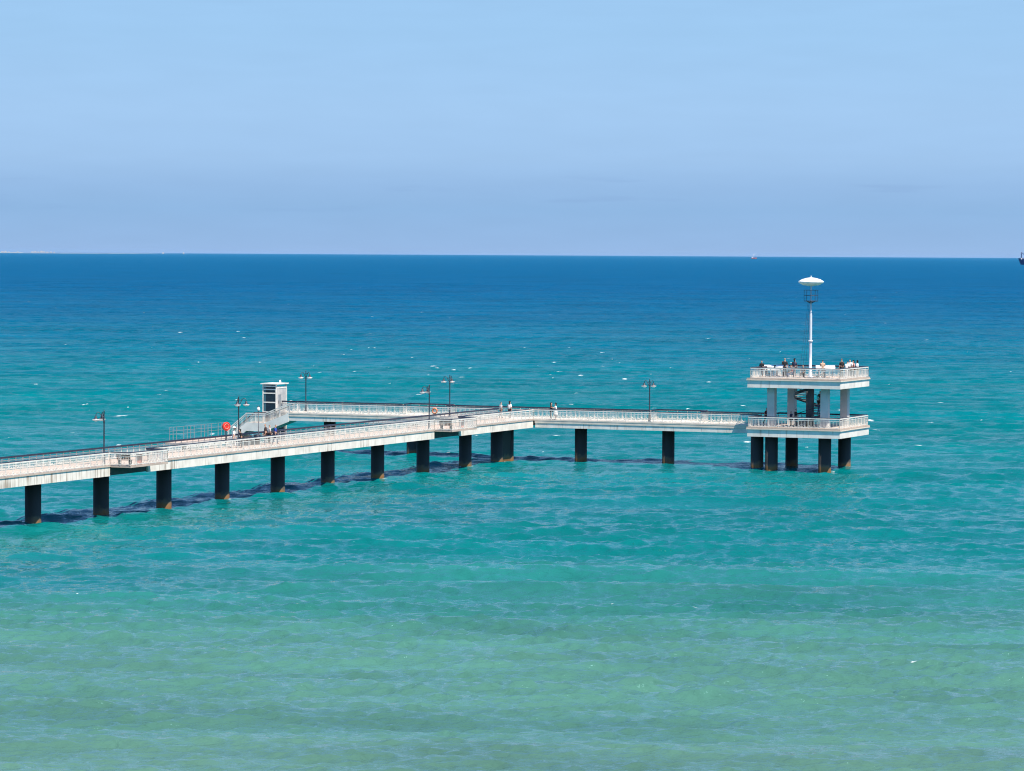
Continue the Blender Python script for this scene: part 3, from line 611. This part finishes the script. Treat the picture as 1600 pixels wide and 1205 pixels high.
def bench(a, b, along_b, lbl, L=1.5):
    o = thing('bench', lbl, 'bench', (a, b, D), 'dark wooden benches on the pier')
    def P(u_, v_): return (a + v_, b + u_) if along_b else (a + u_, b + v_)
    def bx(mb, u0, u1, v0, v1, z0, z1):
        p, q = P(u0, v0), P(u1, v1); mb.box(min(p[0], q[0]), max(p[0], q[0]), min(p[1], q[1]), max(p[1], q[1]), D + z0, D + z1)
    s = MB()
    for k in range(4): bx(s, -L / 2, L / 2, -0.22 + k * 0.115, -0.12 + k * 0.115, 0.41, 0.45)
    s.build('seat', M['wood'], o)
    s = MB()
    for k in range(3): bx(s, -L / 2, L / 2, -0.29, -0.255, 0.52 + k * 0.13, 0.62 + k * 0.13)
    s.build('backrest', M['wood'], o)
    for q in (-1, 1):
        s = MB(); bx(s, q * (L / 2 - 0.15) - 0.04, q * (L / 2 - 0.15) + 0.04, -0.25, 0.20, 0.0, 0.408); bx(s, q * (L / 2 - 0.15) - 0.03, q * (L / 2 - 0.15) + 0.03, -0.253, -0.20, 0.408, 0.88); s.build('leg', M['dark_metal'], o)
bench(0.95, -89.3, False, 'dark bench in the left railing bay behind the first lamp', 1.3)
bench(0.95, -24.7, False, 'dark bench in the railing bay nearer the bend of the pier', 1.3)
bench(-3.6, -58.4, True, 'dark bench at the far railing between the white and brown clothed people', 1.7)
bi = thing('litter_bin', 'dark round litter bin beside the globe lamp on the long arm', 'litter bin', (-3.5, -57.1, D))
c = MB(); c.lathe((-3.5, -57.1, D), [(0.24, 0), (0.30, 0.75), (0.33, 0.77), (0.33, 0.82), (0.27, 0.82)], 14); c.build('body', M['dark_metal'], bi)
c = MB(); c.lathe((-3.5, -57.1, D + 0.82), [(0.30, 0.0), (0.28, 0.06), (0.1, 0.14)], 14); c.build('lid', M['dark_metal'], bi)
def slant_board(a, b, L, turn, lbl):
    o = thing('information_board', lbl, 'board', (a, b, UD), 'white slanted boards on the upper deck'); o.rotation_euler = (0, 0, ROT + R(turn))
    c = MB()
    n = 8; vs = []; fs = []
    for i in range(n + 1):
        x = -L / 2 + L * i / n
        for y, z in ((-0.42, 0.78), (0.32, 1.20), (0.32, 1.14), (-0.42, 0.72)): vs.append((x, y, z))
    for i in range(n):
        for j in range(4): fs.append((i * 4 + j, i * 4 + (j + 1) % 4, (i + 1) * 4 + (j + 1) % 4, (i + 1) * 4 + j))
    fs += [(0, 1, 2, 3), (n * 4 + 3, n * 4 + 2, n * 4 + 1, n * 4)]
    c.add(vs, fs); c.build('board', M['disc'], o, org=(0, 0, 0))
    for q in (-1, 1):
        c = MB(); c.bar((q * L * 0.36, -0.2, 0), (q * L * 0.36, -0.2, 0.80), 0.07, 0.07); c.bar((q * L * 0.36, 0.2, 0), (q * L * 0.36, 0.2, 1.03), 0.07, 0.07); c.build('leg', M['grey_metal'], o, org=(0, 0, 0))
slant_board(26.25, 0.9, 1.0, 28, 'short white slanted board near the left end of the upper deck')
slant_board(27.5, 1.25, 1.3, 5, 'white slanted board beside the big person in black, left of the mast')
slant_board(31.95, 2.3, 2.0, 22, 'long white slanted board right of the mast by the person in tan')

# cafe style table and chairs on the upper deck
def chair(a, b, turn, lbl):
    o = thing('chair', lbl, 'chair', (a, b, UD), 'dark chairs at the white table'); o.rotation_euler = (0, 0, ROT + R(turn))
    c = MB(); c.box(-0.22, 0.22, -0.22, 0.22, 0.43, 0.47); c.build('seat', M['wood'], o, org=(0, 0, 0))
    c = MB(); c.box(-0.22, 0.22, 0.19, 0.23, 0.55, 0.88); c.build('backrest', M['wood'], o, org=(0, 0, 0))
    for x in (-0.19, 0.19):
        for y in (-0.19, 0.21):
            c = MB(); c.bar((x, y, 0), (x, y, 0.43 if y < 0 else 0.60), 0.035, 0.035); c.build('leg', M['dark_metal'], o, org=(0, 0, 0))
o = thing('table', 'low white table at the front railing left of the mast', 'table', (28.55, -2.5, UD))
c = MB(); c.box(28.05, 29.05, -2.9, -2.1, UD + 0.70, UD + 0.74); c.build('tabletop', M['disc'], o)
for x in (28.12, 28.98):
    for y in (-2.83, -2.17):
        c = MB(); c.bar((x, y, UD), (x, y, UD + 0.70), 0.05, 0.05); c.build('leg', M['grey_metal'], o)
chair(29.75, -2.45, 75, 'dark chair carrying the seated person in red by the front railing')
chair(30.8, -1.9, -60, 'dark chair nearest the mast at the front railing')
chair(27.35, -2.5, 90, 'dark chair at the left end of the white table')

# ------------------------------------------------------------------ people
def cloth(name, c): 
    k = 'cloth_' + name
    if k not in M: M[k] = mat(k, c, 0.85, var=0.12, vscale=9)
    return M[k]
SKIN = mat('skin', (0.50, 0.29, 0.20), 0.55)
def skin_obj(name, nodes, edges, m, parent=None, sub=1):
    ks = list(nodes); me = bpy.data.meshes.new(name); me.from_pydata([nodes[k][0] for k in ks], [(ks.index(a), ks.index(b)) for a, b in edges], [])
    me.materials.append(m); ob = bpy.data.objects.new(name, me); COL.objects.link(ob)
    md = ob.modifiers.new('skin', 'SKIN'); md.use_smooth_shade = True
    for i, kx in enumerate(ks):
        r = nodes[kx][1]; me.skin_vertices[0].data[i].radius = (r if isinstance(r, tuple) else (r, r))
    me.skin_vertices[0].data[0].use_root = True
    if sub:
        s_ = ob.modifiers.new('smooth', 'SUBSURF'); s_.levels = sub; s_.render_levels = sub
    if parent is not None: ob.parent = parent
    return ob
def person(loc, face, lbl, shirt, legs, hair=(0.02, 0.015, 0.012), h=1.74, pose='stand', hair_len=0, dress=False, hat=None, group=None, lean=0.0):
    """facing +x locally; loc = where the feet (or seat's floor) are"""
    k = h / 1.74 * 1.03
    sit = pose == 'sit'
    hz = 0.50 if sit else 0.92
    tx = math.sin(lean); tz = math.cos(lean)
    def T(u, y, z): return (u * tz + z * tx, y, hz + z * tz - u * tx)      # torso frame, z above the hips
    n = {'pel': ((0, 0, hz), (0.155, 0.12)), 'waist': (T(0, 0, 0.18), (0.14, 0.105)), 'chest': (T(0.01, 0, 0.38), (0.17, 0.12)), 'neck0': (T(0, 0, 0.52), (0.085, 0.075)),
         'neck': (T(0.015, 0, 0.58), 0.055), 'chin': (T(0.04, 0, 0.645), (0.068, 0.075)), 'skull': (T(0.025, 0, 0.745), (0.082, 0.098)), 'crown': (T(0.015, 0, 0.80), (0.06, 0.07)), 'nose': (T(0.125, 0, 0.70), 0.014)}
    e = [('pel', 'waist'), ('waist', 'chest'), ('chest', 'neck0'), ('neck0', 'neck'), ('neck', 'chin'), ('chin', 'skull'), ('skull', 'crown'), ('skull', 'nose')]
    arms = {'stand': ((0.02, 0.245, 0.20), (0.07, 0.25, -0.04)), 'sit': ((0.05, 0.24, 0.22), (0.28, 0.17, 0.12)), 'lean': ((0.16, 0.235, 0.24), (0.40, 0.16, 0.20)),
            'phone': ((0.14, 0.23, 0.24), (0.30, 0.10, 0.46)), 'hug': ((0.20, 0.22, 0.30), (0.40, 0.06, 0.36)), 'walk': ((0.10, 0.23, 0.21), (0.24, 0.21, 0.02))}[pose if pose in ('stand', 'sit', 'lean', 'phone', 'hug', 'walk') else 'stand']
    for s, g in ((-1, 'r'), (1, 'l')):
        el, wr = arms
        if pose == 'walk' and s < 0: el, wr = (-0.10, 0.23, 0.22), (-0.08, 0.24, -0.02)
        if pose == 'phone' and s < 0: el, wr = (0.02, 0.24, 0.20), (0.08, 0.24, -0.03)
        E, Wr = Vector(T(el[0], s * el[1], el[2])), Vector(T(wr[0], s * wr[1], wr[2])); dv = (Wr - E).normalized()
        n['sh' + g] = (T(0, s * 0.185, 0.47), 0.062); n['el' + g] = (tuple(E), 0.043); n['wr' + g] = (tuple(Wr), 0.029)
        side = dv.cross(Vector((0, 1, 0))).normalized() if abs(dv.y) < 0.9 else Vector((1, 0, 0))
        pal = Wr + dv * 0.075; n['pa' + g] = (tuple(pal), (0.036, 0.022))
        e += [('chest', 'sh' + g), ('sh' + g, 'el' + g), ('el' + g, 'wr' + g), ('wr' + g, 'pa' + g)]
        for q, ln in ((-1.5, 0.072), (-0.5, 0.085), (0.5, 0.08), (1.5, 0.062)):           # four fingers, slightly curled, and the thumb
            b_ = pal + side * q * 0.021 + dv * 0.035; tip = b_ + dv * ln * 0.85 - Vector((0, s * 0.02, 0))
            nm = 'f%s%.1f' % (g, q); n[nm] = (tuple(b_), 0.009); n[nm + 't'] = (tuple(tip), 0.007); e += [('pa' + g, nm), (nm, nm + 't')]
        th_ = pal - dv * 0.03 + side * 0.045; tp = th_ + dv * 0.055 + side * 0.02; n['t' + g] = (tuple(th_), 0.011); n['tt' + g] = (tuple(tp), 0.008); e += [('pa' + g, 't' + g), ('t' + g, 'tt' + g)]
        if sit: hp, kn, an, to = (0.02, 0.095, hz - 0.01), (0.43, 0.11, 0.50), (0.40, 0.11, 0.08), (0.55, 0.12, 0.035)
        elif pose == 'walk': hp, kn, an, to = (0, 0.09, 0.88), (0.14 * s, 0.09, 0.49), ((0.24 if s > 0 else -0.30), 0.09, 0.09), ((0.39 if s > 0 else -0.16), 0.10, 0.035)
        else: hp, kn, an, to = (0, 0.09, 0.88), (0.02 * s, 0.095, 0.49), (-0.01, 0.10, 0.08), (0.14, 0.12, 0.035)
        n['hp' + g] = ((hp[0], s * hp[1], hp[2]), 0.092); n['kn' + g] = ((kn[0], s * kn[1], kn[2]), 0.058); n['an' + g] = ((an[0], s * an[1], an[2]), 0.040); n['to' + g] = ((to[0], s * to[1], to[2]), (0.042, 0.030))
        e += [('pel', 'hp' + g), ('hp' + g, 'kn' + g), ('kn' + g, 'an' + g), ('an' + g, 'to' + g)]
    body = skin_obj('person', n, e, SKIN)
    def grow(keys, d): return {q: (n[q][0], tuple(x + d for x in n[q][1]) if isinstance(n[q][1], tuple) else n[q][1] + d) for q in keys}
    def sub(keys): return [(a, b_) for a, b_ in e if a in keys and b_ in keys]
    ks = ['pel', 'waist', 'chest', 'neck0', 'shr', 'shl', 'elr', 'ell']; skin_obj('shirt', grow(ks, 0.016), sub(ks), cloth(*shirt), body)
    if dress:
        c = MB(); c.lathe((0, 0, 0), [(0.27, 0.42), (0.23, 0.65), (0.185, 0.9), (0.165, 1.05)], 16); c.build('skirt', cloth(*legs), body)
    else:
        ks = ['pel', 'hpr', 'hpl', 'knr', 'knl', 'anr', 'anl']; skin_obj('trousers', grow(ks, 0.014), sub(ks), cloth(*legs), body)
    for g in 'rl':
        a_, t_ = Vector(n['an' + g][0]), Vector(n['to' + g][0]); heel = a_ + Vector((-0.03, 0, -0.04))
        skin_obj('shoe', {'h': (tuple(heel), (0.045, 0.04)), 't': (tuple(t_), (0.05, 0.038))}, [('h', 't')], cloth('shoe_dark', (0.03, 0.028, 0.03)), body)
    sk = Vector(n['skull'][0]); hn = {'a': (tuple(sk + Vector((-0.01, 0, 0.025))), (0.092, 0.10)), 'b': (tuple(sk + Vector((-0.03, 0, 0.055))), (0.075, 0.085))}; he = [('a', 'b')]
    if hair_len: hn['c'] = (tuple(sk + Vector((-0.075, 0, -0.08))), (0.085, 0.05)); hn['d'] = (tuple(sk + Vector((-0.095, 0, -0.10 - hair_len))), (0.075, 0.035)); he += [('a', 'c'), ('c', 'd')]
    skin_obj('hair', hn, he, cloth('hair_%.3f' % hair[0], hair), body)
    if hat:
        c = MB(); c.lathe(tuple(sk + Vector((-0.01, 0, 0.045))), [(0.19, 0.0), (0.19, 0.012), (0.108, 0.02), (0.10, 0.10), (0.03, 0.12)], 16); c.build('hat', cloth(*hat), body)
    body.location = loc; body.rotation_euler = (0, 0, R(face)); body.scale = (k, k, k)
    tag(body, lbl, 'person', group)
    return body
BLK = ('black', (0.012, 0.012, 0.015)); WHT = ('white', (0.78, 0.77, 0.75)); NAVY = ('navy', (0.02, 0.03, 0.07)); GRY = ('grey', (0.2, 0.2, 0.21)); RED = ('red', (0.35, 0.03, 0.03))
BRN = ('brown', (0.05, 0.03, 0.028)); BLU = ('blue', (0.02, 0.06, 0.32)); TAN = ('tan', (0.46, 0.32, 0.22)); DRED = ('dark_red', (0.10, 0.012, 0.018)); PNK = ('pink', (0.6, 0.3, 0.27)); JEAN = ('jeans', (0.06, 0.10, 0.20)); CREAM = ('cream', (0.7, 0.62, 0.5))
PO = 'people on the upper deck'
person(wab(26.1, -1.0, UD), 250, 'person in black and pale trousers, alone at the left end of the upper deck', BLK, GRY, h=1.66, group=PO)
person(wab(28.12, 0.45, UD), 80, 'big person in black seen from behind left of the mast', BLK, BLK, h=1.90, hair=(0.30, 0.2, 0.15), pose='phone', group=PO)
person(wab(28.5, 2.5, UD), 60, 'slim dark clothed person just right of the big one in black', NAVY, GRY, h=1.76, hair_len=0.15, group=PO)
person(wab(29.78, -2.35, UD), 205, 'seated person in red at the white table', RED, JEAN, pose='sit', h=1.70, group=PO)
person(wab(30.85, -1.75, UD), 250, 'seated dark haired person in grey next to the mast', GRY, BLK, pose='sit', h=1.72, group=PO)
person(wab(31.98, 1.3, UD), 95, 'person in a tan top seen from behind at the long white board', TAN, CREAM, h=1.74, pose='lean', lean=0.12, group=PO)
person(wab(33.30, 3.6, UD), 120, 'tall person in black at the left of the group by the right railing', BLK, BLK, h=1.86, hair=(0.2, 0.12, 0.08), group=PO)
person(wab(34.45, 1.6, UD), 60, 'person in white bending forward in the group by the right railing', WHT, WHT, h=1.70, lean=0.35, pose='lean', group=PO)
person(wab(34.40, 3.0, UD), 240, 'person in a white shirt standing in the middle of the right group', WHT, BLK, h=1.80, group=PO)
person(wab(34.66, 3.3, UD), 200, 'person in pink and dark trousers in the right group', PNK, BLK, h=1.68, hair_len=0.12, group=PO)
person(wab(34.92, 3.8, UD), 150, 'person in white at the right end of the group by the railing', WHT, CREAM, h=1.68, hair_len=0.1, group=PO)
PL = 'people on the lower deck and stairs'
person(wab(25.6, 2.0, D), 330, 'person in dark red entering the lower deck from the pier', DRED, BRN, h=1.66, pose='walk', group=PL)
person(wab(29.55, -1.6, D), 200, 'dark clothed person standing under the stairs on the lower deck', NAVY, BLK, h=1.55, group=PL)
person(wab(30.05, -1.6, D), 20, 'taller dark clothed person beside the one under the stairs', BLK, NAVY, h=1.80, group=PL)
def on_step(i, r=1.15): A = a_start + rate * (i + 0.5); return wab(CX + r * math.cos(A), CY + r * math.sin(A), D + (UD - D) * (i + 1) / nst), math.degrees(A) - 23.2 + 90
p_, f_a = on_step(9); person(p_, f_a, 'dark clothed person climbing the spiral stairs, highest up', BLK, BLK, h=1.72, pose='walk', group=PL)
p_, f_a = on_step(6); person(p_, f_a, 'person in brown on the lower spiral steps', BRN, JEAN, h=1.66, pose='walk', group=PL)
PP = 'people on the pier'
person(wab(-4.05, 0.6, D), 40, 'slim pale clothed person at the junction of the pier arms', ('pale_grey', (0.5, 0.48, 0.46)), GRY, h=1.66, pose='walk', group=PP)
person(wab(-3.1, 0.8, D), 60, 'dark haired person in a white top at the junction of the pier arms', WHT, BLK, h=1.74, hair_len=0.2, pose='walk', group=PP)
person(wab(1.75, 0.75, D), 0, 'dark clothed person embracing one in white on the cross arm', BRN, BLK, h=1.72, hair_len=0.3, pose='hug', group=PP)
person(wab(2.32, 0.65, D), 170, 'person in a short white dress on the cross arm', WHT, WHT, h=1.68, hair_len=0.1, pose='hug', dress=True, group=PP)
person(wab(-2.9, -62.9, D), 20, 'person in white clothes and white hat right of the red lifebuoy case', WHT, WHT, h=1.80, hat=WHT, pose='walk', lean=0.08, group=PP)
person(wab(-2.3, -62.5, D), 200, 'crouched looking person in black beside the one in white', BLK, BLK, h=1.64, hair_len=0.1, lean=0.2, group=PP)
person(wab(-2.9, -56.6, D), 190, 'person in a brown top left of the one in blue', BRN, BRN, h=1.86, hair=(0.12, 0.08, 0.05), group=PP)
person(wab(-2.2, -56.0, D), 20, 'person in a blue top on the long arm', BLU, NAVY, h=1.76, pose='walk', hair=(0.05, 0.035, 0.03), group=PP)
person(wab(-3.4, -54.9, D), 30, 'person in dark trousers and pale top behind the one in blue', ('pale_grey', (0.5, 0.48, 0.46)), BLK, h=1.66, group=PP)

# ------------------------------------------------------------------ far ships and coast
def hull(mb, L, Bm, z0, z1, bow=0.25, flare=0.5):
    st_ = [(-0.5, 0.8), (-0.42, 0.95), (0.5 - bow, 1.0), (0.5 - bow / 2, 0.7), (0.5, 0.04)]
    up_ = [(x * L + (L * 0.03 if x == 0.5 else 0), w * Bm / 2) for x, w in st_]; lo = [(x * L * 0.95, w * Bm / 2 * (1 - flare * 0.4)) for x, w in st_]
    ring = lambda pr, z, q=0: [(x, -y, z + (q if x > L * 0.3 else 0)) for x, y in pr] + [(x, y, z + (q if x > L * 0.3 else 0)) for x, y in pr[::-1]]
    v0, v1 = ring(lo, z0), ring(up_, z1, (z1 - z0) * 0.25); n = len(v0)
    mb.add(v0 + v1, [tuple(range(n - 1, -1, -1)), tuple(range(n, 2 * n))] + [(i, (i + 1) % n, n + (i + 1) % n, n + i) for i in range(n)])
M['ship_navy'] = mat('navy_hull_paint', (0.015, 0.04, 0.13), 0.5); M['ship_red'] = mat('dull_red_hull_paint', (0.42, 0.14, 0.14), 0.6); M['ship_white'] = mat('ship_white_paint', (0.7, 0.7, 0.72), 0.5)
bd = free_thing('sailing_ship', 'small reddish two masted ship on the horizon', 'ship', (26000 * (1176.5 - 800) / 5300, 26000, 0), R(-12))
h_ = MB(); hull(h_, 46, 9, -1, 7); h_.build('hull', M['ship_red'], bd)
h_ = MB(); h_.box(-16, -6, -3, 3, 7, 13); h_.box(-15, -9, -2.5, 2.5, 13, 16); h_.build('deckhouse', M['ship_white'], bd)
for x, z in ((8, 44), (-4, 36)):
    h_ = MB(); h_.tube([(x, 0, 7), (x, 0, z)], [1.1, 0.6], 8); h_.bar((x, -5, z * 0.7), (x, 5, z * 0.7), 0.8, 0.8); h_.build('mast', M['ship_white'], bd)
DS = 10200
cs = free_thing('cargo_ship', 'dark blue hulled cargo ship cut by the right edge of the view', 'ship', (DS * 795 / 5300 + 71, DS, 0), R(180 + 8))
h_ = MB(); hull(h_, 160, 24, -2, 15, 0.10, 0.25); h_.build('hull', M['ship_navy'], cs)
h_ = MB(); h_.box(-70, 66, -10.5, 10.5, 13, 16); h_.box(62, 78, -6, 6, 16.2, 20); h_.build('deck_rim', M['ship_white'], cs)
h_ = MB(); h_.box(-70, -48, -10, 10, 16, 36); h_.box(-66, -54, -11.5, 11.5, 36, 40); h_.build('deckhouse', M['ship_white'], cs)
for x in (75, 40, 5, -28):
    h_ = MB(); h_.tube([(x, 0, 16), (x, 0, 38)], 1.4, 8); h_.bar((x, 0, 37), (x - 14, 0, 27), 1.6, 1.6); h_.bar((x, -4, 33), (x, 4, 33), 1.2, 1.2); h_.build('derrick', M['ship_navy'], cs)
DC = 57000
cst = MB(); rr_ = random.Random(5)
x0, x1 = -0.185 * DC, (260 - 800) / 5300 * DC; npt = 60
tops = [(x0 + (x1 - x0) * i / npt, (9 + 5 * rr_.random()) * (1 if i < 28 else 0.55) * (1 - (i / npt) ** 6)) for i in range(npt + 1)]
vs = []; fs = []
for x, z in tops: vs += [(x, DC + 40, -1), (x, DC + 60, z), (x, DC + 900, z * 1.2), (x, DC + 1000, -1)]
for i in range(npt):
    for j in range(3): fs.append((i * 4 + j, (i + 1) * 4 + j, (i + 1) * 4 + j + 1, i * 4 + j + 1))
cst.add(vs, fs); oc = cst.build('coast', mat('pale_coast', (0.22, 0.24, 0.25), 0.9, var=0.3, vscale=0.004)); oc['kind'] = 'structure'
M['bld'] = mat('white_building', (0.5, 0.48, 0.46), 0.8)
for i, (px, w_, hh) in enumerate([(3, 5, 26), (8, 3, 34), (13, 3, 22), (27, 3, 22), (50, 4, 26), (54.5, 3, 34), (59, 3, 24), (64, 4, 38), (68, 3, 30), (73, 4, 24), (79, 3, 26), (84, 2.5, 22), (254, 2.4, 24), (286, 2.4, 22)]):
    X = (px - 800) / 5300 * DC; wd = w_ / 5300 * DC
    b_ = free_thing('building', 'tiny white building on the low coast at the far left horizon' if px < 200 else 'lone tiny white building on the horizon above the lift', 'building', (X, DC, 0), 0, 'white buildings on the far coast')
    c = MB(); c.box(-wd / 2, wd / 2, 0, 20, -1, hh); c.box(-wd / 4, wd / 5, 3, 15, hh, hh + 5); c.build('wall', M['bld'], b_)
    c = MB(); c.box(-wd / 2 - 1, wd / 2 + 1, -1.5, 21, hh * 0.5, hh * 0.5 + 2); c.build('ledge', M['cornice'], b_)

# ------------------------------------------------------------------ air
hz = MB(); hz.add([(x, y, z) for z in (-12, 62) for x, y in ((-190000, -2500), (190000, -2500), (190000, 121000), (-190000, 121000))],
                  [(0, 3, 2, 1), (4, 5, 6, 7), (0, 1, 5, 4), (1, 2, 6, 5), (2, 3, 7, 6), (3, 0, 4, 7)])
hm = bpy.data.materials.new('haze_air'); hm.use_nodes = True; t = hm.node_tree; t.nodes.clear()
pv = N(t, 'ShaderNodeVolumePrincipled'); pv.inputs['Color'].default_value = (0.36, 0.66, 1.0, 1); pv.inputs['Density'].default_value = 3.5e-6; pv.inputs['Anisotropy'].default_value = 0.0
hm.cycles.volume_sampling = 'EQUIANGULAR'; hm.cycles.homogeneous_volume = True
ou = N(t, 'ShaderNodeOutputMaterial'); t.links.new(pv.outputs[0], ou.inputs['Volume'])
ho = hz.build('haze', hm); ho['kind'] = 'stuff'
